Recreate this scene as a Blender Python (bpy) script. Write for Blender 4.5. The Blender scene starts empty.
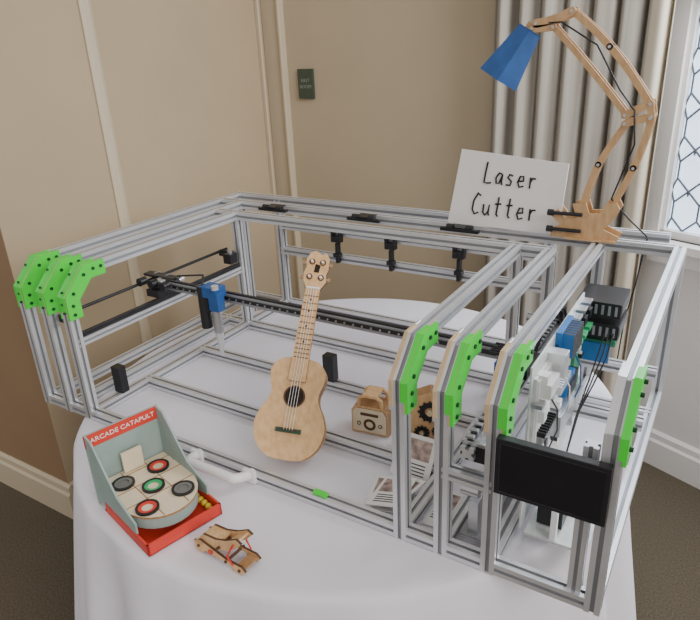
import bpy, random
from math import *
from mathutils import Matrix, Vector
random.seed(7)
V=Vector
TABLE_H=0.75
COL=bpy.context.scene.collection

# ------------------------------------------------------------ materials
def mat(name,col,rough=.5,metal=0,var=.0,scale=20,bump=0,bscale=None,emit=0,stretch=None,col2=None,spec=None):
    m=bpy.data.materials.new(name);m.use_nodes=True
    nt=m.node_tree;b=nt.nodes["Principled BSDF"]
    b.inputs["Base Color"].default_value=(*col,1);b.inputs["Roughness"].default_value=rough
    b.inputs["Metallic"].default_value=metal
    if spec is not None:b.inputs["Specular IOR Level"].default_value=spec
    if emit:
        b.inputs["Emission Color"].default_value=(*col,1);b.inputs["Emission Strength"].default_value=emit
    if var or bump or col2:
        tc=nt.nodes.new("ShaderNodeTexCoord");mp=nt.nodes.new("ShaderNodeMapping")
        nt.links.new(tc.outputs["Object"],mp.inputs["Vector"])
        if stretch:mp.inputs["Scale"].default_value=stretch
        n=nt.nodes.new("ShaderNodeTexNoise");n.inputs["Scale"].default_value=scale;n.inputs["Detail"].default_value=4
        nt.links.new(mp.outputs[0],n.inputs["Vector"])
        if var or col2:
            r=nt.nodes.new("ShaderNodeValToRGB")
            r.color_ramp.elements[0].position=.3;r.color_ramp.elements[1].position=.7
            c2=col2 if col2 else tuple(min(1,c*(1+var)) for c in col)
            c1=col if col2 else tuple(c*(1-var) for c in col)
            r.color_ramp.elements[0].color=(*c1,1);r.color_ramp.elements[1].color=(*c2,1)
            nt.links.new(n.outputs["Fac"],r.inputs[0]);nt.links.new(r.outputs[0],b.inputs["Base Color"])
        if bump:
            n2=n
            if bscale:
                n2=nt.nodes.new("ShaderNodeTexNoise");n2.inputs["Scale"].default_value=bscale;n2.inputs["Detail"].default_value=4
                nt.links.new(mp.outputs[0],n2.inputs["Vector"])
            bp=nt.nodes.new("ShaderNodeBump");bp.inputs["Strength"].default_value=bump;bp.inputs["Distance"].default_value=.01
            nt.links.new(n2.outputs["Fac"],bp.inputs["Height"]);nt.links.new(bp.outputs[0],b.inputs["Normal"])
    return m
MT={}
MT['alu']=mat("aluminium",(.70,.71,.73),.36,.6,var=.05,scale=15)
MT['slot']=mat("aluminium_slot",(.34,.35,.37),.5,.5,var=.05)
MT['steel']=mat("steel",(.55,.56,.58),.3,.9,var=.05)
MT['black']=mat("black_plastic",(.012,.012,.014),.4,0,var=.2)
MT['bolt']=mat("dark_bolt",(.02,.06,.03),.4,.4,var=.2)
MT['green']=mat("green_acrylic",(.05,.70,.045),.35,0,var=.05,scale=6)
MT['mdf']=mat("mdf",(.58,.42,.24),.7,0,var=.12,scale=40)
MT['wood']=mat("birch_ply",(.62,.365,.16),.5,0,scale=14,col2=(.77,.51,.26),stretch=(6,6,.6))
MT['lwood']=mat("lamp_ply",(.50,.30,.14),.5,0,scale=14,col2=(.64,.41,.21),stretch=(6,6,2))
MT['wood2']=mat("ply_dark",(.38,.21,.09),.55,0,var=.15,scale=20,stretch=(6,6,1))
MT['burn']=mat("laser_burnt_edge",(.10,.045,.02),.8,0,var=.2)
MT['hole']=mat("dark_interior",(.02,.010,.006),.9,0,var=.1)
MT['dgreen']=mat("dark_green_bridge",(.02,.06,.03),.5,0,var=.1)
MT['blue']=mat("blue_plastic",(.015,.085,.28),.45,0,var=.15,scale=30)
MT['blue2']=mat("blue_connector",(.02,.16,.45),.4,0,var=.15,scale=30)
MT['white']=mat("white_plastic",(.85,.85,.85),.35,0,var=.03)
MT['paper']=mat("white_card",(.84,.83,.80),.8,0,var=.02)
MT['ink']=mat("black_ink",(.01,.01,.012),.7,0,var=.1)
MT['red']=mat("red_card",(.68,.05,.03),.55,0,var=.08)
MT['teal']=mat("grey_green_card",(.31,.40,.375),.7,0,var=.06)
MT['cream']=mat("cream_ply",(.78,.67,.48),.6,0,var=.06,scale=30)
MT['ggreen']=mat("green_ring",(.03,.42,.14),.5,0,var=.1)
MT['grey']=mat("grey_cup",(.16,.16,.15),.6,0,var=.1)
MT['yellow']=mat("yellow_ball",(.75,.55,.05),.4,0,var=.05)
MT['lcd']=mat("lcd_glass",(.012,.012,.016),.12,0,var=.1)
MT['pcb']=mat("pcb",(.66,.69,.68),.5,.2,var=.12,scale=60)
MT['pcbg']=mat("pcb_green",(.03,.22,.12),.5,0,var=.2,scale=60)
MT['copper']=mat("terminal",(.6,.38,.2),.4,.6,var=.1)
MT['photo']=mat("printed_photo",(.16,.12,.11),.5,0,scale=60,col2=(.60,.45,.38))
MT['cloth']=mat("white_linen",(.79,.775,.84),.85,0,var=.02,scale=6,bump=.3,bscale=7)
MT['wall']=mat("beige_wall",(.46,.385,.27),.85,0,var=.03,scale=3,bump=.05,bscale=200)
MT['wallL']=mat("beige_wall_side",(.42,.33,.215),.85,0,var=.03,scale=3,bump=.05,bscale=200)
MT['walld']=mat("beige_wall_shaded",(.26,.165,.09),.85,0,var=.05,scale=3,bump=.05,bscale=200)  # front-left wall lies in shade; that darkening is put into this tan
MT['wallw']=mat("white_wall",(.76,.73,.69),.85,0,var=.02,scale=3,bump=.05,bscale=200)
MT['trim']=mat("cream_trim",(.53,.45,.325),.5,0,var=.02,scale=5)
MT['trimw']=mat("white_trim",(.82,.80,.76),.5,0,var=.02,scale=5)
MT['carpet']=mat("carpet",(.105,.085,.055),.95,0,var=.35,scale=160,bump=.6,bscale=260)
MT['curtain']=mat("curtain_fabric",(.30,.27,.225),.9,0,scale=5,stretch=(9,9,.15),col2=(.41,.38,.325))
MT['curtlt']=mat("curtain_lining",(.56,.50,.39),.9,0,var=.04,scale=8,stretch=(8,8,.3))
MT['plate']=mat("room_sign_green",(.05,.07,.05),.5,0,var=.1)
MT['platetx']=mat("room_sign_text",(.24,.26,.22),.5,0,var=.05)
MT['lead']=mat("window_lead",(.12,.14,.17),.6,.3,var=.1)
MT['sky']=mat("daylight_pane",(.70,.83,1.0),.3,0,emit=1.9,scale=3,var=.05)
MT['tbl']=mat("table_ply",(.35,.24,.14),.6,0,var=.1)
MT['knob']=mat("light_knob",(.7,.55,.35),.5,0,var=.1)

# ------------------------------------------------------------ mesh builder
def frame(d,up=None):
    d=V(d).normalized()
    if up is None: up=V((0,0,1)) if abs(d.z)<.9 else V((1,0,0))
    u=V(up).cross(d)
    if u.length<1e-5:u=V((1,0,0)).cross(d)
    u.normalize();v=d.cross(u);return u,v,d
class B:
    def __init__(s,name):
        s.name=name;s.v=[];s.f=[];s.m=[];s.sm=[];s.mats=[];s.T=Matrix.Identity(4)
    def mi(s,k):
        if k not in s.mats:s.mats.append(k)
        return s.mats.index(k)
    def add(s,vs,fs,k,smooth=False):
        o=len(s.v);s.v+=[tuple(s.T@V(x)) for x in vs];i=s.mi(k)
        for f in fs:s.f.append([o+j for j in f]);s.m.append(i);s.sm.append(smooth)
    def prism(s,poly,o,u,v,w,L,k,smooth=False,kside=None,cap=True):
        o=V(o);n=len(poly)
        a=[o+u*p[0]+v*p[1] for p in poly];b=[x+w*L for x in a]
        side=[(i,(i+1)%n,n+(i+1)%n,n+i) for i in range(n)]
        s.add(a+b,side,kside or k,smooth)
        if cap:s.add(a+b,[tuple(range(n))[::-1],tuple(range(n,2*n))],k)
    def box(s,c,size,k,rz=0,R=None):
        R=R or Matrix.Rotation(rz,3,'Z');c=V(c);x,y,z=[q/2 for q in size]
        vs=[c+R@V((i*x,j*y,l*z)) for i in(-1,1) for j in(-1,1) for l in(-1,1)]
        s.add(vs,[(0,1,3,2),(4,6,7,5),(0,4,5,1),(2,3,7,6),(0,2,6,4),(1,5,7,3)],k)
    def cyl(s,a,b,r,k,r2=None,n=16,cap=True,smooth=True):
        a=V(a);b=V(b);r2=r if r2 is None else r2;u,v,d=frame(b-a)
        A=[a+(u*cos(2*pi*i/n)+v*sin(2*pi*i/n))*r for i in range(n)]
        C=[b+(u*cos(2*pi*i/n)+v*sin(2*pi*i/n))*r2 for i in range(n)]
        s.add(A+C,[(i,(i+1)%n,n+(i+1)%n,n+i) for i in range(n)],k,smooth)
        if cap:s.add(A+C,[tuple(range(n))[::-1],tuple(range(n,2*n))],k)
    def ring(s,c,nrm,r0,r1,h,k,n=24):
        c=V(c);u,v,d=frame(nrm)
        P=[]
        for r,z in((r0,0),(r0,h),(r1,h),(r1,0)):
            P+=[c+(u*cos(2*pi*i/n)+v*sin(2*pi*i/n))*r+d*z for i in range(n)]
        F=[]
        for q in range(4):
            for i in range(n):
                j=(i+1)%n;a=q*n;b2=((q+1)%4)*n
                F.append((a+i,a+j,b2+j,b2+i))
        s.add(P,F,k)
    def tube(s,pts,r,k,n=8,closed=False):
        pts=[V(p) for p in pts];N=len(pts);vs=[];pu=None
        for i,p in enumerate(pts):
            d=(pts[min(i+1,N-1)]-pts[max(i-1,0)]).normalized()
            if pu is None:u,v,_=frame(d)
            else:
                u=pu-d*pu.dot(d)
                u.normalize();v=d.cross(u)
            pu=u
            vs+=[p+(u*cos(2*pi*j/n)+v*sin(2*pi*j/n))*r for j in range(n)]
        fs=[(i*n+j,i*n+(j+1)%n,(i+1)*n+(j+1)%n,(i+1)*n+j) for i in range(N-1) for j in range(n)]
        s.add(vs,fs,k,True);s.add(vs[:n]+vs[-n:],[tuple(range(n))[::-1],tuple(range(n,2*n))],k)
    def sphere(s,c,r,k,n=14,m=8):
        c=V(c);vs=[c+V((0,0,r))]
        for i in range(1,m):
            for j in range(n):
                t=pi*i/m;q=2*pi*j/n;vs.append(c+V((sin(t)*cos(q),sin(t)*sin(q),cos(t)))*r)
        vs.append(c-V((0,0,r)));fs=[(0,1+j,1+(j+1)%n) for j in range(n)]
        for i in range(m-2):
            for j in range(n):
                a=1+i*n;fs.append((a+j,a+n+j,a+n+(j+1)%n,a+(j+1)%n))
        a=1+(m-2)*n;e=len(vs)-1
        fs+=[(a+j,e,a+(j+1)%n) for j in range(n)]
        s.add(vs,fs,k,True)
    def profile(s,a,b,w=.028,up=None,h=None):
        """T-slot aluminium extrusion from a to b"""
        a=V(a);b=V(b)
        d=(b-a).normalized()
        if up is None: up=V((1,0,0)) if abs(d.x)<.5 else V((0,0,1))
        u,v,d=frame(b-a,up);H=w/2;g=w*.14;q=w*.16
        P=[(-H,-H),(-g,-H),(-g,-H+q),(g,-H+q),(g,-H),(H,-H),(H,-g),(H-q,-g),(H-q,g),(H,g),(H,H),(g,H),(g,H-q),(-g,H-q),(-g,H),(-H,H),(-H,g),(-H+q,g),(-H+q,-g),(-H,-g)]
        L=(b-a).length;n=len(P)
        A=[a+u*p[0]+v*p[1] for p in P];C=[x+d*L for x in A]
        o1=[];o2=[]
        for i in range(n):
            f=(i,(i+1)%n,n+(i+1)%n,n+i)
            (o2 if i%5 in(1,2,3) else o1).append(f)
        s.add(A+C,o1,'alu');s.add(A+C,o2,'slot')
        s.add(A+C,[tuple(range(n))[::-1],tuple(range(n,2*n))],'alu')
    def text(s,txt,M,size,k,ext=.0006,align='CENTER'):
        cu=bpy.data.curves.new("t",'FONT');cu.body=txt;cu.size=size;cu.extrude=ext;cu.align_x=align;cu.align_y='CENTER';cu.resolution_u=3
        ob=bpy.data.objects.new("t",cu);COL.objects.link(ob)
        dg=bpy.context.evaluated_depsgraph_get();me=bpy.data.meshes.new_from_object(ob.evaluated_get(dg))
        s.add([M@x.co for x in me.vertices],[tuple(p.vertices) for p in me.polygons],k)
        bpy.data.objects.remove(ob);bpy.data.curves.remove(cu);bpy.data.meshes.remove(me)
    def done(s,parent=None,bevel=0):
        me=bpy.data.meshes.new(s.name);me.from_pydata(s.v,[],s.f)
        for k in s.mats:me.materials.append(MT[k])
        me.polygons.foreach_set("material_index",s.m);me.polygons.foreach_set("use_smooth",s.sm)
        me.update();ob=bpy.data.objects.new(s.name,me);COL.objects.link(ob)
        if parent:ob.parent=parent
        if bevel:
            md=ob.modifiers.new("bv",'BEVEL');md.width=bevel;md.segments=2;md.limit_method='ANGLE'
        return ob
def empty(name):
    e=bpy.data.objects.new(name,None);COL.objects.link(e);e.empty_display_size=.1;return e

# ------------------------------------------------------------ room
FZ=-TABLE_H;CZ=1.9
def wallseg(name,a,b,z0,z1,k,th=.1):
    a=V((a[0],a[1],0));b=V((b[0],b[1],0));d=(b-a).normalized();n=V((d.y,-d.x,0)) # room side
    w=B(name);w.prism([(0,0),((b-a).length,0),((b-a).length,-th),(0,-th)],a+V((0,0,z0)),d,n,V((0,0,1)),z1-z0,k)
    return w
XW=-1.98;YB=1.70;YC=.195
f=B("floor");f.add([(-5,-3,FZ),(3,-3,FZ),(3,3,FZ),(-5,3,FZ)],[(0,1,2,3)],'carpet');f.done()
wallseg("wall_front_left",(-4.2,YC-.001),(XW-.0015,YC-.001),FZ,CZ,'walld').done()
wallseg("wall_left",(XW,YC+.0001),(XW,YB+.1),FZ,CZ,'wallL').done()
wallseg("wall_back",(XW,YB),(-.2,YB),FZ,CZ,'wall').done()
J=V((-.2,1.70,0));wd=V((cos(radians(-23)),sin(radians(-23)),0));wn=V((wd.y,-wd.x,0))
S0,S1,WZ0,WZ1=.055,1.15,.226,1.75
def rp(s,o=0,z=0):return J+wd*s+wn*o+V((0,0,z))
w=B("wall_right")
for a,b,z0,z1 in((0,S0,FZ,CZ),(S0,S1,FZ,WZ0),(S0,S1,WZ1,CZ),(S1,2.6,FZ,CZ)):
    w.prism([(a,0),(b,0),(b,-.18),(a,-.18)],J+V((0,0,z0)),wd,wn,V((0,0,1)),z1-z0,'wallw')
w.done()
def bboard(name,a,b,k):
    a=V((a[0],a[1],FZ));b=V((b[0],b[1],FZ));d=(b-a).normalized();n=V((d.y,-d.x,0))
    w=B(name);w.prism([(0,0),(.022,0),(.022,.115),(.014,.125),(.014,.15),(.004,.16),(0,.16)],a,n,V((0,0,1)),d,(b-a).length,k);w.done()
bboard("baseboard_front_left",(-4.2,YC-.001),(XW+.02,YC-.001),'trim')
bboard("baseboard_left",(XW,YC),(XW,YB),'trim')
bboard("baseboard_back",(XW,YB),(-.2,YB),'trim')
e=rp(2.6);bboard("baseboard_right",(-.2,1.7),(e.x,e.y),'trimw')
t=B("trim_1");t.prism([(0,0),(0,.05),(.008,.05),(.014,.035),(.014,.015),(.008,0)],V((XW,.66,FZ+.16)),V((1,0,0)),V((0,1,0)),V((0,0,1)),CZ-FZ-.16,'trim');t.done()
t=B("trim_2");t.box((XW+.055,YB-.015,(CZ+FZ)/2),(.11,.03,CZ-FZ),'trim');t.box((XW+.105,YB-.02,(CZ+FZ)/2),(.015,.045,CZ-FZ),'trim');t.done(bevel=.004)
t=B("trim_3");t.box((XW+.01,YB-.07,(CZ+FZ)/2),(.02,.014,CZ-FZ),'trim');t.done(bevel=.003)
# window
w=B("window_1")
w.add([rp(S0,-.05,WZ0),rp(S1,-.05,WZ0),rp(S1,-.05,WZ1),rp(S0,-.05,WZ1)],[(0,1,2,3)],'sky')
for a,b,z0,z1 in((S0,S0+.016,WZ0,WZ1),(S1-.03,S1,WZ0,WZ1),(S0,S1,WZ0,WZ0+.03),(S0,S1,WZ1-.035,WZ1),((S0+S1)/2-.02,(S0+S1)/2+.02,WZ0,WZ1)):
    w.prism([(a,-.015),(b,-.015),(b,-.045),(a,-.045)],J+V((0,0,z0)),wd,wn,V((0,0,1)),z1-z0,'trimw')
cw,ch=.095,.15
za=WZ0+.03
nx=int((S1-S0)/cw)+1;nz=int((WZ1-WZ0)/ch)+1
def cl(s_,z_):return rp(min(max(s_,S0+.012),S1-.02),-.036,min(max(z_,WZ0+.02),WZ1-.02))
for i in range(nx+1):
    for j in range(nz+1):
        sx=S0-.02+i*cw;sz=za+j*ch
        for (x0,z0,x1,z1) in ((0,0,.5,.3),(0,0,-.5,.3),(.5,.3,.5,.7),(.5,.7,0,1),(.5,.7,1,1),(0,0,0,-.12)):
            a=cl(sx+x0*cw,sz+z0*ch);b=cl(sx+x1*cw,sz+z1*ch)
            if (a-b).length>.01:w.cyl(a,b,.0040,'lead',n=6)
w.done()
t=B("trim_4")
t.prism([(S0-.04,.05),(S1+.04,.05),(S1+.04,-.05),(S0-.04,-.05)],J+V((0,0,WZ0-.03)),wd,wn,V((0,0,1)),.03,'trimw')
t.prism([(S0-.02,.02),(S1+.02,.02),(S1+.02,0),(S0-.02,0)],J+V((0,0,WZ0-.09)),wd,wn,V((0,0,1)),.06,'trimw')
t.done(bevel=.004)
# curtain
c=B("curtain");n=260;x0,x1=-.82,-.185;rows=10
def cpt(i,j):
    q=i/n;x=x0+(x1-x0)*q;zz=FZ+.02+(CZ-.02-FZ-.02)*j/rows
    ph=2*pi*7.5*q+.9*sin(5*q+.4)
    amp=.024+.009*sin(8*q+1)
    y=1.60+amp*sin(ph)+.008*sin(2.1*ph+1)+.004*sin(zz*3+q*20)
    if q>.86:y-=.25*(q-.86)
    return (x+.010*sin(ph*1.0+1.2),y,zz)
vs=[cpt(i,j) for j in range(rows+1) for i in range(n+1)]
lt=int(n*.90)
fa=[];fb=[]
for j in range(rows):
    for i in range(n):
        (fa if i<lt else fb).append((j*(n+1)+i,j*(n+1)+i+1,(j+1)*(n+1)+i+1,(j+1)*(n+1)+i))
c.add(vs,fa,'curtain',True);c.add(vs,fb,'curtlt',True)
co=c.done();md=co.modifiers.new("s",'SOLIDIFY');md.thickness=.003
c=B("curtain_rail");c.cyl((-.9,1.6,CZ-.01),(.9,1.12,CZ-.01),.012,'steel');c.done()
p=B("wall_sign");p.box((-1.761,YB-.006,.80),(.088,.012,.135),'plate')
Mx=Matrix.Translation((-1.761,YB-.013,.815))@Matrix.Rotation(radians(90),4,'X')
p.text("EAST",Mx,.022,'platetx');p.text("ROOM",Matrix.Translation((0,0,-.028))@Mx,.022,'platetx');p.done()

# ------------------------------------------------------------ table + cloth
TC=V((-.815,.455,0));TR=.765
t=B("round_table");t.cyl(TC+V((0,0,-.04)),TC+V((0,0,-.012)),TR-.02,'tbl',n=64,smooth=False)
t.cyl(TC+V((0,0,FZ+.03)),TC+V((0,0,-.04)),.04,'steel')
for a in range(4):
    q=a*pi/2+.4;t.cyl(TC+V((0,0,FZ+.09)),TC+V((.45*cos(q),.45*sin(q),FZ+.02)),.02,'steel')
t.done()
c=B("tablecloth");NA=420
rings=[]
for r in [0,.1,.2,.3,.4,.5,.6,.7,.74]:rings.append((r,-.0006,0))
rings+=[(.758,-.002,0),(.766,-.008,.01),(.770,-.020,.03)]
for k in range(1,15):rings.append((.772+.005*k,-.02-.046*k,k/14))
vs=[];fs=[]
for r,z,fl in rings:
    for i in range(NA):
        a=2*pi*i/NA
        fold=(sin(12*a+1.3*sin(3*a))+.5*sin(27*a+2)+.3*max(0,sin(19*a))**3)*.040*fl**.8
        vs.append(TC+V((cos(a)*(r+fold+.01*fl),sin(a)*(r+fold+.01*fl),z)))
for j in range(len(rings)-1):
    for i in range(NA):
        k=(i+1)%NA;fs.append((j*NA+i,j*NA+k,(j+1)*NA+k,(j+1)*NA+i))
c.add(vs,fs,'cloth',True);c.done()

# ------------------------------------------------------------ laser cutter
LC=empty("laser_cutter")
H=.43;c=.061;D1=.693;D2=.9385;DM=.83;w=.028;zb=.0145
XS=[-1.586,-1.486,-1.392,-.397,-.307,-.209,-.015]
fr=B("frame")
def loop(x,De,th=w):
    fr.profile((x,De-.012,zb+.001),(x,.012,zb+.001),th-.0015)
    fr.profile((x,0,0),(x,0,H-c+.006),th)
    fr.profile((x,-.003,H-c-.003),(x,c+.003,H+.003),th)
    fr.profile((x,c-.006,H),(x,De,H),th)
    fr.profile((x,De,0),(x,De,H),th)
for i,x in enumerate(XS):
    loop(x,{0:D2,1:DM,2:D1,3:D1,4:D1,5:DM,6:DM}[i])
fr.profile((-.050,.004,0),(-.050,.004,H-c-.03),.024)
for x in (-1.392,-.37):
    fr.profile((x,D2,0),(x,D2,H))
    fr.profile((x,D1,zb),(x,D2,zb))
e=.014
# front rail runs between the posts
xx=XS
for a,b in zip(xx[:-1],xx[1:]):
    fr.profile((a+.013,0,zb+.001),(b-.013,0,zb+.001),.027)
for y,x0,x1 in((.21,XS[2],XS[3]),(.45,XS[2],XS[3]),(D1,XS[0],XS[6]),(D2,XS[0],XS[6])):
    fr.profile((x0,y,zb+.002),(x1,y,zb+.002),.0268)
fr.profile((XS[1],D1,H),(XS[4],D1,H),.0275)
fr.profile((XS[0]-e,DM,H),(-.03,DM,H),.0285)
fr.profile((XS[0]-e,D2,H),(-.05,D2,H),.0285)
fr.profile((XS[2],D2,.335),(-.37,D2,.335),.0275);fr.profile((XS[2],D2,.235),(-.37,D2,.235),.0275)
fr.profile((XS[5],D1,.14),(XS[6],D1,.14));fr.profile((XS[5],.5,.10),(XS[6],.5,.10))
fr.profile((XS[2],D1,.235),(XS[2],0,.235),.022)
fr.profile((XS[3]+.04,D1,.235),(XS[4],D1,.235),.024)
fr.profile((-.262,D1,.25),(-.262,0,.25),.026)
fr.profile((XS[4],0,.20),(XS[5],0,.20),.024)
fr.done(LC)
cp=B("corner_plates")
def offs(o,l1,l2,o2=None):
    o2=o if o2 is None else o2
    k=tan(radians(22.5))
    return [(-o,H-c-l1),(-o,H-c+o*k),(c-o*k,H+o),(c+l2,H+o),(c+l2,H-o2),(c+o2*k,H-o2),(o2,H-c-o2*k),(o2,H-c-l1)]
def cplate(x,th,k,o,l1,l2,o2=None):
    cp.prism(offs(o,l1,l2,o2),V((x,0,0)),V((0,1,0)),V((0,0,1)),V((1,0,0)),th,k)
for i,x in enumerate(XS):
    hw=w/2
    l=.058 if i<6 else .045
    if i<6:cplate(x+hw,.003,'mdf',.0165,l+.002,l+.002,.0165)
    cplate(x+hw+(.003 if i<6 else 0),.006,'green',.017,l,l,.024)
    cplate(x-hw-.004,.004,'green' if i<3 else 'alu',.0155,l,l,.018)
    x0_=x-hw+(.006 if i<3 else w-.007)
    wd_=w-.006 if i<3 else .009
    cp.prism([(-.0175,H-c-.035),(-.0175,H-c+.006),(c-.007,H+.0175),(c+.035,H+.0175),(c+.035,H+.014),(c-.005,H+.014),(-.014,H-c+.004),(-.014,H-c-.035)],V((x0_,0,0)),V((0,1,0)),V((0,0,1)),V((1,0,0)),wd_,'green')
    if 2<i<6:
        cp.prism([(-.0165,H-c-.05),(-.0165,H-c+.006),(c-.007,H+.0165),(c+.03,H+.0165),(c+.03,H+.014),(c-.005,H+.014),(-.014,H-c+.004),(-.014,H-c-.05)],V((x-hw-.003,0,0)),V((0,1,0)),V((0,0,1)),V((1,0,0)),.007,'mdf')
    for (y,z) in((0,H-c-.045),(0,H-c-.02),(.008,H-c+.012),(c-.012,H-.008),(c+.02,H),(c+.045,H)):
        if i==6 and (z<H-c-.04 or y>c+.04):continue
        cp.cyl((x+hw+.006,y,z),(x+hw+.012,y,z),.0045,'bolt',n=10)
        if i<3:cp.cyl((x+.003,y*.8-.0155,z+.006),(x+.003,y*.8-.019,z+.007),.0035,'bolt',n=8)
cp.box((-.60,-.003,.033),(.035,.014,.005),'green')
cp.done(LC)
# motion system
g=B("gantry")
gy,gz=.330,.297
g.box((-.86,gy,gz),(1.10,.018,.026),'slot');g.box((-.86,gy-.011,gz+.002),(1.08,.004,.010),'black')
g.box((-.86,gy,gz+.0155),(1.08,.010,.005),'black')
for i in range(40):
    x=-1.37+i*.026;g.cyl((x,gy-.0128,gz+.002),(x,gy-.015,gz+.002),.003,'steel',n=8)
for x in(-1.392,-.262):
    g.box((x,D1/2,.253 if x<-1 else .270),(.012,D1-.03,.014),'black')
    g.box((x,gy,gz-.016),(.050,.10,.022),'black')
    g.box((x,gy,gz+.006),(.035,.05,.024),'steel')
g.cyl((-1.455,.01,.300),(-1.455,D1,.300),.005,'black',n=10)
for y in(.02,D1-.02):g.box((-1.44,y,.29),(.06,.015,.022),'black')
for i in range(30):
    g.box((-.262,.015+i*.022,.280),(.016,.010,.006),'steel')
for x in(-1.45,-1.40,-1.35):
    g.cyl((x,gy-.045,gz+.010),(x,gy-.02,gz+.010),.013,'black',n=18);g.cyl((x,gy+.02,gz+.010),(x,gy+.04,gz+.010),.011,'steel',n=18)
g.box((-1.42,gy+.02,gz+.016),(.13,.03,.008),'black')
for x,y in((-1.40,D1-.045),(-.262,D1-.06)):
    g.box((x,y,.285),(.035,.035,.035),'black');g.cyl((x,y,.30),(x,y,.315),.009,'steel')
g.box((-.255,.03,.245),(.05,.035,.035),'black');g.box((-.255,.03,.268),(.045,.04,.008),'steel')
g.box((-.27,.27,.30),(.06,.045,.03),'blue')
for i in range(5):g.cyl((-.33,.30+.012*i,.31),(-.25,.30+.012*i,.31),.004,'black',n=8)
g.done(LC,bevel=.001)
h=B("laser_head")
hx,hy=-1.15,gy-.035
h.box((hx,hy,.325),(.06,.045,.032),'blue');h.box((hx+.02,hy-.01,.30),(.035,.03,.055),'blue')
h.box((hx-.02,hy,.30),(.03,.04,.075),'black');h.cyl((hx-.03,hy-.01,.34),(hx-.03,hy-.01,.21),.016,'black')
h.cyl((hx+.01,hy-.005,.28),(hx+.01,hy-.005,.20),.014,'steel');h.cyl((hx+.01,hy-.005,.20),(hx+.01,hy-.005,.125),.013,'alu',r2=.005)
h.cyl((hx+.03,hy-.02,.34),(hx+.03,hy-.02,.352),.010,'alu')
h.tube([(hx-.03,hy-.01,.34),(hx-.04,hy+.01,.36),(hx-.08,hy+.05,.345),(hx-.2,gy+.03,.32),(-1.38,gy+.03,.31)],.003,'black')
h.done(LC,bevel=.001)
k=B("brackets")
for x in(-1.12,-.9,-.65):
    k.box((x,.915,.262),(.012,.02,.075),'black');k.box((x,.912,.315),(.040,.022,.022),'black')
    k.box((x-.016,.912,.332),(.009,.02,.02),'black');k.box((x+.016,.912,.332),(.009,.02,.02),'black');k.box((x,.912,.255),(.026,.024,.014),'black')
for x in(-1.30,-.93,-.60):
    yy=.785
    k.box((x,yy,H+.006),(.12,.016,.010),'black');k.cyl((x-.04,yy,H+.013),(x-.02,yy,H+.013),.010,'black');k.cyl((x+.02,yy,H+.013),(x+.04,yy,H+.013),.010,'black')
    k.box((x,.80,H+.0155),(.06,.05,.003) if x<-.7 else (.06,.03,.002),'black')
k.box((-1.392,.11,.029+.042),(.034,.026,.084),'black');k.box((-.865,.45,.031+.042),(.036,.028,.084),'black')
k.done(LC,bevel=.0015)
k=B("pull_handle");P=[]
for q in range(0,13):
    a=pi/2*q/12;P.append((-.965+.02*(1-cos(a)),-.010-.048*sin(a),.022+.012*sin(a)))
P2=[(-1.76-x[0],x[1],x[2]) for x in P[::-1]]
k.tube([(-.965,-.005,.022)]+P+P2+[(-.795,-.005,.022)],.0115,'white',n=12)
k.box((-.965,-.017,.020),(.034,.010,.032),'white');k.box((-.795,-.017,.020),(.034,.010,.032),'white')
k.done(LC)
k=B("display_screen");k.box((-.104,-.030,.272),(.186,.016,.114),'black');k.box((-.104,-.0385,.272),(.170,.002,.100),'lcd')
k.box((-.104,-.018,.272),(.15,.010,.09),'steel');k.done(LC,bevel=.002)
# electronics bay
k=B("electronics");px=-.182
k.box((px,.31,.215),(.004,.42,.37),'pcb')
def comp(y,z,dy,dz,h_,m_):k.box((px+.002+h_/2,y,z),(h_,dy,dz),m_)
comp(.17,.29,.11,.16,.006,'pcb');comp(.17,.29,.10,.15,.010,'white')
comp(.30,.31,.08,.14,.008,'pcb');comp(.30,.20,.12,.05,.03,'steel');comp(.47,.22,.07,.18,.008,'pcbg')
for i in range(9):
    comp(.13+.010*i,.225,.006,.03,.022,'steel');comp(.13+.010*i,.245,.003,.012,.026,'black')
for i in range(8):
    comp(.27+.011*i,.27,.007,.02,.02,'alu');comp(.42+.009*i,.16,.006,.035,.025,'alu')
comp(.31,.375,.10,.060,.012,'blue2')
for i in range(7):
    comp(.272+.012*i,.375,.007,.050,.034,'blue2');comp(.272+.012*i,.375,.003,.054,.036,'grey')
for i in range(3):
    y=.40+.05*i
    comp(y,.345,.042,.075,.010,'pcbg' if i!=1 else 'blue2');comp(y,.36,.025,.02,.022,'black');comp(y,.325,.034,.010,.026,'ggreen');comp(y,.385,.034,.008,.02,'steel')
comp(.36,.24,.07,.05,.02,'blue2');comp(.36,.24,.05,.03,.026,'black')
comp(.16,.34,.06,.03,.03,'white');comp(.22,.36,.03,.05,.035,'alu')
for i in range(40):
    comp(random.uniform(.11,.50),random.uniform(.07,.38),random.uniform(.008,.03),random.uniform(.008,.025),random.uniform(.008,.026),random.choice(['black','white','steel','pcbg','white','alu','blue2','black']))
for z in(.355,.300):
    k.box((-.150,.60,z),(.10,.12,.036),'black')
    for i in range(8):k.box((-.099,.555+i*.013,z),(.002,.005,.024),'slot')
    for i in range(6):k.box((-.185+i*.015,.539,z),(.006,.002,.024),'slot')
k.box((-.150,.60,.265),(.09,.10,.012),'pcbg');k.box((-.150,.55,.24),(.07,.01,.05),'blue2')
for i in range(3):
    y=.15+.1*i
    k.tube([(px+.02,y,.33),(px+.035,y+.03,.28),(px+.035,y+.05,.22),(px+.015,y+.08,.15)],.0018,['black','white','blue'][i],n=6)
for i in range(3):
    k.tube([(-.13+.01*i,.54,.30),(-.13+.008*i,.50,.27-.01*i),(-.14+.006*i,.45,.20),(-.15,.40+.02*i,.13),(-.155,.36,.05)],.002,'black',n=6)
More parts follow.
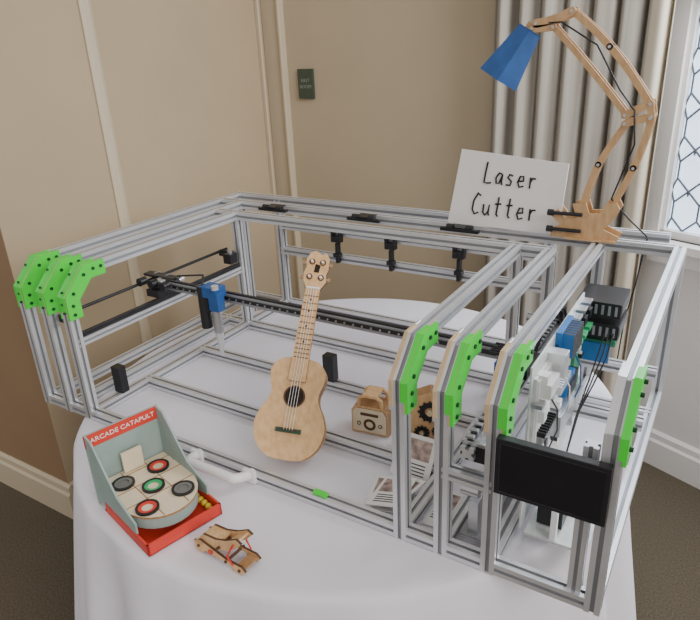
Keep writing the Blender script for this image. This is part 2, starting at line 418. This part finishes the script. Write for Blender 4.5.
k.box((-.11,.20,.033),(.12,.22,.006),'pcb');k.box((-.115,.10,.105),(.012,.012,.15),'white');k.box((-.075,.14,.17),(.07,.06,.006),'white')
k.box((-.13,.16,.065),(.05,.07,.05),'black');k.box((-.09,.25,.055),(.05,.05,.035),'steel')
k.box((-.258,.16,.032),(.05,.26,.004),'slot')
k.box((-.258,.06,.07),(.02,.05,.09),'steel');k.cyl((-.275,.02,.16),(-.24,.02,.16),.015,'steel')
k.tube([(-.24,.35,.31),(-.235,.42,.38),(-.22,.5,.36),(-.2,.55,.25),(-.19,.5,.1)],.004,'black')
k.tube([(-.255,.36,.31),(-.25,.44,.40),(-.24,.52,.34),(-.21,.6,.2)],.003,'black')
k.tube([(-.10,.872,.445),(-.105,.882,.41),(-.115,.885,.30),(-.13,.885,.20),(-.135,.88,.05)],.0022,'black',n=6)  # lower run of the desk lamp's cable, not part of the electronics
k.done(LC,bevel=.0006)

# ------------------------------------------------------------ ukulele
def catmull(P,n=8):
    out=[];N=len(P)
    for i in range(N):
        p0,p1,p2,p3=[V(P[(i+q)%N]) for q in(-1,0,1,2)]
        for k_ in range(n):
            t_=k_/n;out.append(.5*((2*p1)+(-p0+p2)*t_+(2*p0-5*p1+4*p2-p3)*t_*t_+(-p0+3*p1-3*p2+p3)*t_**3))
    return out
ux,uy,uz=V((1,0,0)),V((0,1,0)),V((0,0,1))
u=B("ukulele")
Pb=V((-.744,.052,.040));Qh=V((-.822,.375,.465));zl=(Qh-Pb).normalized()
nh=V((sin(radians(24)),-cos(radians(24)),0));nf=(nh-zl*nh.dot(zl)).normalized()
xl=nf.cross(zl)
if xl.x<0:xl=-xl
yl=-nf
u.T=Matrix([[xl.x,yl.x,zl.x,Pb.x],[xl.y,yl.y,zl.y,Pb.y],[xl.z,yl.z,zl.z,Pb.z],[0,0,0,1]])
half=[(0,0),(.043,.005),(.074,.033),(.086,.075),(.077,.112),(.061,.142),(.059,.165),(.066,.19),(.067,.215),(.051,.238),(.022,.246)]
out=half+[(-x,z) for x,z in half[:0:-1]]
poly=[(p.x,p.y) for p in catmull([(a,b,0) for a,b in out],5)]
D=.056
u.prism(poly,V((0,D,0)),ux,uz,-uy,D,'wood',kside='wood2')
big=[(x*1.02,(z-.12)*1.015+.12) for x,z in poly]
u.prism(big,V((0,.001,0)),ux,uz,-uy,.004,'wood',kside='burn');u.prism(big,V((0,D+.003,0)),ux,uz,-uy,.003,'wood',kside='burn')
u.cyl((0,-.0030,.152),(0,-.0040,.152),.023,'hole',n=28);u.ring((0,-.0030,.152),(0,-1,0),.023,.027,.0015,'burn',28)
u.box((0,-.007,.068),(.062,.008,.011),'dgreen');u.box((0,-.012,.070),(.040,.003,.003),'burn')
u.prism([(-.022,.19),(.022,.19),(.0185,.43),(-.0185,.43)],V((0,-.003,0)),ux,uz,-uy,.007,'wood',kside='burn')
u.prism([(-.019,.235),(.019,.235),(.0165,.43),(-.0165,.43)],V((0,.016,0)),ux,uz,-uy,.019,'wood2')
for i in range(12):
    z=.43-(.19*(1-2**(-(i+1)/12.))*1.9)
    if z>.2:u.box((0,-.0105,z),(.037,.0016,.0018),'burn')
for z in(.40,.37,.33,.29):u.cyl((0,-.0100,z),(0,-.0108,z),.003,'burn',n=10)
u.box((0,-.011,.432),(.035,.003,.004),'white')
hp=[(-.018,.43),(.018,.43),(.030,.452),(.027,.47),(.031,.485),(.030,.515),(.020,.530),(.008,.524),(-.008,.534),(-.022,.526),(-.030,.508),(-.027,.49),(-.031,.47),(-.029,.452)]
u.prism(hp,V((0,.006,0)),ux,uz,-uy,.010,'wood',kside='burn')
for x,z,r in((-.015,.462,.005),(.015,.462,.005),(-.014,.503,.005),(.014,.503,.005)):
    u.ring((x,-.0042,z),(0,-1,0),r,r+.003,.0012,'burn',16);u.cyl((x,-.004,z),(x,-.014,z),.0032,'white',n=10)
u.prism([(-.006,.475),(.007,.475),(.009,.495),(-.004,.498)],V((0,-.004,0)),ux,uz,-uy,.0008,'hole')
for x,z in((-.030,.46),(.030,.46),(-.030,.50),(.030,.50)):
    u.cyl((x*.8,.002,z),(x*1.1,.002,z),.003,'steel',n=8);u.box((x*1.2,.002,z),(.007,.005,.010),'wood2')
for i in range(4):
    x=-.0105+.007*i;u.cyl((x,-.0135,.070),(x*.9,-.0135,.432),.0006,'white',n=5)
u.T=Matrix.Identity(4)
zmin=min(q[2] for q in u.v)
u.v=[(a,b,c_-zmin+.0006) for a,b,c_ in u.v]
u.done()

# ------------------------------------------------------------ carved wooden boxes
def onM(x,y,z,rz):return Matrix.Translation((x,y,z))@Matrix.Rotation(rz,4,'Z')
k=B("wooden_handle_box");k.T=onM(-.645,.322,.001,radians(8))
k.prism([(-.052,0),(.052,0),(.052,.066),(.042,.082),(-.042,.082),(-.052,.066)],V((0,.03,0)),ux,uz,-uy,.060,'wood',kside='wood2')
k.prism([(-.047,.006),(.047,.006),(.047,.062),(.038,.076),(-.038,.076),(-.047,.062)],V((0,-.0301,0)),ux,uz,-uy,.002,'cream',kside='burn')
k.ring((.0,-.032,.030),(0,-1,0),.010,.017,.002,'burn');k.box((0,-.033,.060),(.05,.002,.008),'burn')
k.ring((-.03,-.032,.030),(0,-1,0),.004,.006,.002,'burn',12);k.ring((.03,-.032,.030),(0,-1,0),.004,.006,.002,'burn',12)
for y in(-.024,.024):k.tube([(-.032,y,.076),(-.030,y,.102),(-.018,y,.110),(.018,y,.110),(.030,y,.102),(.032,y,.076)],.0055,'wood',n=8)
k.box((0,0,.110),(.04,.045,.008),'wood');k.T=Matrix.Identity(4);k.done(bevel=.0008)
k=B("wooden_gear_clock");k.T=onM(-.478,.315,.001,radians(22))
k.prism([(-.045,0),(.045,0),(.050,.09),(.035,.155),(0,.17),(-.035,.155),(-.050,.09)],V((0,.02,0)),ux,uz,-uy,.040,'wood',kside='wood2')
for x,z,r in((0,.115,.026),(-.02,.055,.016),(.022,.06,.014)):
    k.ring((x,-.020,z),(0,-1,0),r*.5,r,.004,'black' if r>.015 else 'burn');k.cyl((x,-.02,z),(x,-.030,z),r*.3,'knob',n=14)
    for i in range(12):
        a=2*pi*i/12;k.box((x+r*1.08*cos(a),-.022,z+r*1.08*sin(a)),(.004,.004,.004),'black',R=Matrix.Rotation(-a,3,'Y'))
k.T=Matrix.Identity(4);k.done()
# leaflets : a fanned pile, one leaning against the cross rail
k=B("leaflet_pile")
def sheet(M,sx,sy):
    k.T=M;k.box((0,0,0),(sx,sy,.0025),'paper');k.box((0,sy*.18,.0016),(sx*.8,sy*.45,.0006),'photo')
    for i in range(4):k.box((-.0,-sy*.15-.008*i,.0016),(sx*.7,.0025,.0006),'ink')
for x,y,z,rz,ry,sx,sy in((-.485,.100,.003,.25,0,.085,.12),(-.465,.105,.016,-.2,-.22,.085,.11),(-.470,.090,.022,.05,-.24,.08,.11)):
    sheet(Matrix.Translation((x,y,z))@Matrix.Rotation(ry,4,'Y')@Matrix.Rotation(rz,4,'Z'),sx,sy)
sheet(Matrix.Translation((-.468,.200,.046))@Matrix.Rotation(radians(57),4,'X'),.10,.105)
k.T=Matrix.Identity(4);k.done()
k=B("leaflet")
k.T=onM(-.352,.115,.003,.03);k.box((0,0,0),(.052,.13,.0025),'paper');k.box((0,.025,.0016),(.04,.05,.0006),'photo')
for i in range(4):k.box((0,-.015-.008*i,.0016),(.036,.0025,.0006),'ink')
k.T=Matrix.Identity(4);k.done()

# ------------------------------------------------------------ lamp (laser-cut wood)
L=B("desk_lamp");LY=.815
def link(a,b,wd_,y,bulge=0,k_='lwood',th=.005):
    a=V((a[0],0,a[1]));b=V((b[0],0,b[1]));d=(b-a).normalized();s_=V((-d.z,0,d.x));r=wd_/2
    Ln=(b-a).length;N=14;C=[];
    for i in range(N+1):
        q=i/N;C.append((q*Ln,4*bulge*q*(1-q)))
    def nrm_(i):
        p=C[max(i-1,0)];q=C[min(i+1,N)];dx,dy=q[0]-p[0],q[1]-p[1];l_=hypot(dx,dy);return -dy/l_,dx/l_
    P=[];a0=atan2(C[1][1]-C[0][1],C[1][0]-C[0][0]);a1=atan2(C[N][1]-C[N-1][1],C[N][0]-C[N-1][0])
    for i in range(7):
        t_=a0+pi/2+pi*i/6;P.append((r*cos(t_),r*sin(t_)))
    for i in range(1,N):
        n_=nrm_(i);P.append((C[i][0]-n_[0]*r,C[i][1]-n_[1]*r))
    for i in range(7):
        t_=a1-pi/2+pi*i/6;P.append((Ln+r*cos(t_),r*sin(t_)))
    for i in range(N-1,0,-1):
        n_=nrm_(i);P.append((C[i][0]+n_[0]*r,C[i][1]+n_[1]*r))
    L.prism(P,a+V((0,y+th/2,0)),d,s_,V((0,-1,0)),th,k_,kside='wood2')
    for i in (0,N):
        p=a if i==0 else b
        L.cyl(p+V((0,y-th/2-.003,0)),p+V((0,y+th/2+.003,0)),.004,'steel',n=10)
for dy in(-.014,.014):
    link((-.330,1.008),(-.235,.925),.016,LY+dy,.003);link((-.235,.925),(-.128,.79),.016,LY+dy,.004)
    link((-.372,.975),(-.182,.770),.014,LY+dy,.003)
    link((-.122,.765),(-.148,.64),.016,LY+dy,.003);link((-.148,.64),(-.198,.52),.016,LY+dy,.002)
    link((-.178,.745),(-.232,.645),.016,LY+dy,-.002);link((-.232,.645),(-.262,.525),.016,LY+dy,-.003)
    link((-.128,.795),(-.122,.765),.016,LY+dy*1.5);link((-.128,.795),(-.182,.768),.018,LY+dy*1.6);link((-.124,.762),(-.180,.748),.016,LY+dy*1.6)
    link((-.330,1.008),(-.415,.985),.020,LY+dy*1.4,.004);link((-.372,.975),(-.425,.972),.016,LY+dy*1.4)
    P=[(-.335,.4465),(-.165,.4465),(-.160,.462),(-.20,.478),(-.182,.50),(-.165,.535),(-.175,.552),(-.20,.548),(-.215,.520),(-.24,.518),(-.25,.545),(-.285,.54),(-.27,.505),(-.30,.50),(-.32,.525),(-.338,.505),(-.31,.48),(-.335,.47)]
    L.prism(P,V((0,LY+dy*1.7+.003,0)),ux,uz,-uy,.006,'lwood',kside='wood2')
L.box((-.232,LY,.449),(.13,.075,.006),'lwood');L.box((-.235,LY,.49),(.08,.05,.006),'wood2')
for z in(.47,.515):
    L.cyl((-.345,LY-.035,z),(-.255,LY-.035,z),.005,'black',n=10);L.cyl((-.345,LY-.035,z),(-.33,LY-.035,z),.009,'black',n=12)
for p in((-.330,1.008),(-.372,.975),(-.235,.925),(-.148,.64),(-.232,.645),(-.128,.795),(-.18,.768),(-.124,.762),(-.262,.525),(-.198,.52),(-.178,.748),(-.415,.985)):
    L.cyl((p[0],LY-.022,p[1]),(p[0],LY+.022,p[1]),.004,'steel',n=10)
a=V((-.437,LY,.968));b=V((-.505,LY-.02,.856));
L.cyl(a,b,.036,'blue',r2=.064,n=6,cap=False,smooth=False);L.cyl(b,a,.061,'blue',r2=.033,n=6,cap=False,smooth=False)
L.cyl(a-(b-a).normalized()*.004,a,.036,'blue',n=6,smooth=False);L.cyl(a-(b-a).normalized()*.02,a,.015,'lwood',n=12)
L.sphere(a.lerp(b,.7),.022,'white')
L.tube([(-.42,LY-.01,.985),(-.35,LY-.03,.985),(-.26,LY-.035,.93),(-.20,LY-.03,.83),(-.16,LY-.03,.78),(-.15,LY-.03,.70),(-.19,LY-.02,.56),(-.15,LY+.03,.50),(-.10,LY+.057,.447)],.0022,'black',n=6)
L.done()

# ------------------------------------------------------------ card sign with handwriting
s=B("card_sign");BL=V((-.653,.822,.4465));BR=V((-.318,.802,.4465));TRc=V((-.310,.842,.636));TL=V((-.624,.850,.662))
nrm=(BR-BL).cross(TL-BL).normalized()
if nrm.y>0:nrm=-nrm
off=(TRc-BL).dot(nrm);TRc=TRc-nrm*off
th=nrm*.0015
s.add([BL-th,BR-th,TRc-th,TL-th,BL+th,BR+th,TRc+th,TL+th],[(0,1,2,3),(7,6,5,4),(0,4,5,1),(1,5,6,2),(2,6,7,3),(3,7,4,0)],'paper')
G={'L':[[(0,1),(-.03,.5),(-.03,.02),(.25,0),(.5,.04)]],'a':[[(.42,.5),(.2,.56),(0,.3),(.08,.04),(.28,.06),(.42,.4),(.44,.5),(.44,.15),(.52,0)]],
's':[[(.4,.5),(.15,.54),(.06,.38),(.35,.22),(.3,.03),(0,.03)]],'e':[[(.03,.27),(.4,.32),(.36,.54),(.12,.52),(0,.22),(.15,0),(.44,.07)]],
'r':[[(.05,.54),(.08,0)],[(.07,.3),(.2,.5),(.42,.5)]],'C':[[(.5,.86),(.28,.98),(.03,.6),(.03,.2),(.25,0),(.52,.1)]],
'u':[[(0,.5),(.02,.12),(.2,0),(.38,.15),(.42,.5),(.42,.12),(.5,0)]],'t':[[(.2,.9),(.2,.1),(.34,0)],[(0,.56),(.44,.6)]]}
def sp(x,t_):
    a=BL.lerp(BR,x);b=TL.lerp(TRc,x);return a.lerp(b,t_)+nrm*.0030
def write(txt,x,t_,hx,ht,adv):
    for i,ch in enumerate(txt):
        for st in G[ch]:
            s.tube([sp(x+p[0]*hx,t_+p[1]*ht) for p in st],.0026,'ink',n=6)
        x+=adv*(1.0 if ch!='r' else 1.1)
write("Laser",.28,.60,.125,.28,.102);write("Cutter",.21,.16,.125,.30,.104)
s.box((-.485,.84,.4512),(.06,.05,.009),'black')
s.done()

# ------------------------------------------------------------ catapult game
e1=V((.248,.969,0)).normalized();e2=V((e1.y,-e1.x,0))
k=B("catapult_game");SC=1.08
o0=V((-.824,-.306,0))-e2*.222*SC
k.T=Matrix([[e1.x,e2.x,0,o0.x],[e1.y,e2.y,0,o0.y],[0,0,1,.001],[0,0,0,1]])@Matrix.Diagonal((SC,SC,1.03,1))
W=.165;DD=.222
k.box((W/2,DD/2+.015,.0015),(W,DD-.03,.003),'red')
for (cx,cy,sx,sy) in((W/2,DD-.002,W,.004),(.002,DD/2+.02,.004,DD-.04),(W-.002,DD/2+.02,.004,DD-.04)):
    k.box((cx,cy,.014),(sx,sy,.028),'red')
k.box((W/2,0,.09),(W,.004,.18),'teal')
for x in(.001,W-.005):
    k.prism([(0,.012),(0,.18),(.03,.175),(.11,.080),(.18,.055),(.18,.030),(.10,.012)],V((x,0,0)),uy,uz,ux,.004,'teal')
k.box((W/2,-.0,.163),(W,.006,.032),'red')
MX=Matrix.Translation((W/2,.0035,.163))@Matrix(((1,0,0,0),(0,0,1,0),(0,1,0,0),(0,0,0,1)))
k.text("ARCADE CATAPULT",MX@Matrix.Diagonal((1,1,-1,1)),.0158,'paper')
deck=[(0.006,.006),(W-.006,.006),(W-.005,.11)]+[(W/2+(W/2-.004)*cos(a),.120+.088*sin(a)) for a in [pi*i/18 for i in range(19)]]+[(.005,.11)]
k.prism(deck,V((0,0,.052)),ux,uy,uz,.005,'cream',kside='wood2')
k.prism([(x*.98+.0016,y-.002) for x,y in deck],V((0,0,.026)),ux,uy,uz,.026,'teal')
for x in(W*.33,W*.66):k.box((x,.105,.0575),(.0016,.19,.001),'wood2')
for y in(.028,.078,.130):k.box((W/2,y,.0575),(W*.93,.0016,.001),'wood2')
for x,y,m_ in((.042,.050,'grey'),(.122,.050,'red'),(.082,.104,'ggreen'),(.040,.158,'red'),(.120,.158,'grey')):
    k.cyl((x,y,.0572),(x,y,.0585),.012,'cream' if m_!='grey' else 'grey',n=20)
    k.ring((x,y,.057),(0,0,1),.012,.0185,.004,m_);k.ring((x,y,.057),(0,0,1),.0185,.0235,.0048,'black')
k.box((W/2,.018,.085),(.045,.006,.05),'cream')
for i in range(6):k.sphere((W-.013,DD-.015-.0155*i,.003+.0075),.0075,'yellow')
for i in range(2):k.sphere((W-.030-.016*i,DD-.012,.003+.0075),.0075,'yellow')
k.T=Matrix.Identity(4);k.done()

# ------------------------------------------------------------ small wooden peg pistol
k=B("wooden_toy_launcher");k.T=Matrix.Translation((-.684,-.222,.001))@Matrix.Rotation(radians(-4),4,'Z')@Matrix.Diagonal((1.05,1.05,1.0,1))
for y in(-.020,.020):
    k.prism([(-.065,0),(-.045,0),(-.038,.010),(.030,.010),(.036,0),(.060,0),(.070,.012),(.060,.020),(.02,.018),(-.02,.026),(-.05,.032),(-.070,.022)],V((0,y+.002,0)),ux,uz,-uy,.005,'wood',kside='burn')
    k.prism([(-.058,.026),(-.045,.046),(-.01,.050),(.02,.062),(.050,.080),(.062,.074),(.045,.055),(.02,.036),(-.01,.026),(-.045,.018)],V((0,y*.75+.002,0)),ux,uz,-uy,.005,'wood',kside='burn')
k.box((-.050,0,.026),(.022,.046,.004),'wood');k.box((.035,0,.062),(.045,.034,.004),'wood',R=Matrix.Rotation(radians(-36),3,'Y'))
k.box((-.02,0,.046),(.045,.030,.004),'wood',R=Matrix.Rotation(radians(-6),3,'Y'))
k.box((.055,0,.014),(.02,.042,.004),'wood2')
for x,z in((-.055,.016),(-.02,.018),(.02,.014),(.055,.010),(0,.036)):k.cyl((x,-.026,z),(x,.026,z),.003,'burn',n=10)
for y in(-.025,.025):
    k.cyl((-.02,y,.018),(-.02,y*1.06,.018),.006,'red',n=12);k.tube([(.04,y,.016),(.028,y*1.04,.034),(.045,y*.86,.068)],.002,'red',n=6)
k.T=Matrix.Identity(4);k.done()

# ------------------------------------------------------------ light
def light(name,typ,loc,target,energy,col,size=1,size2=None,angle=None):
    l=bpy.data.lights.new(name,typ);l.energy=energy;l.color=col
    if typ=='AREA':
        l.shape='RECTANGLE';l.size=size;l.size_y=size2 or size
    if angle:l.angle=angle
    o=bpy.data.objects.new(name,l);COL.objects.link(o);o.location=loc
    o.rotation_euler=(V(target)-V(loc)).to_track_quat('-Z','Y').to_euler();return o
light("sunlight",'SUN',(3,-1.0,2.0),(-.8,.5,0),1.65,(1,.95,.90),angle=radians(30))
light("window_daylight",'AREA',rp(.6,.15,1.0),(-.7,.3,0),32,(.90,.94,1),.9,1.3)
W0=bpy.data.worlds.new("room_ambient");bpy.context.scene.world=W0;W0.use_nodes=True
bg=W0.node_tree.nodes["Background"];bg.inputs[0].default_value=(1,.945,.91,1);bg.inputs[1].default_value=.70

# ------------------------------------------------------------ camera
R=[(.85386,.51870,-.04315),(.16632,-.35046,-.92169),(-.49321,.77982,-.38552)]
cd=bpy.data.cameras.new("camera");cam=bpy.data.objects.new("camera",cd);COL.objects.link(cam)
cd.sensor_width=36;cd.lens=36*625.4/700;cd.clip_start=.02
x=V(R[0]).normalized();z=-V(R[2]).normalized();y=z.cross(x).normalized();x=y.cross(z)
cam.matrix_world=Matrix([[x.x,y.x,z.x,.0782],[x.y,y.y,z.y,-.9166],[x.z,y.z,z.z,.9478],[0,0,0,1]])
bpy.context.scene.camera=cam
bpy.context.view_layer.update()
for ob in list(bpy.data.objects):
    if ob.parent is None: ob.location.z+=TABLE_H
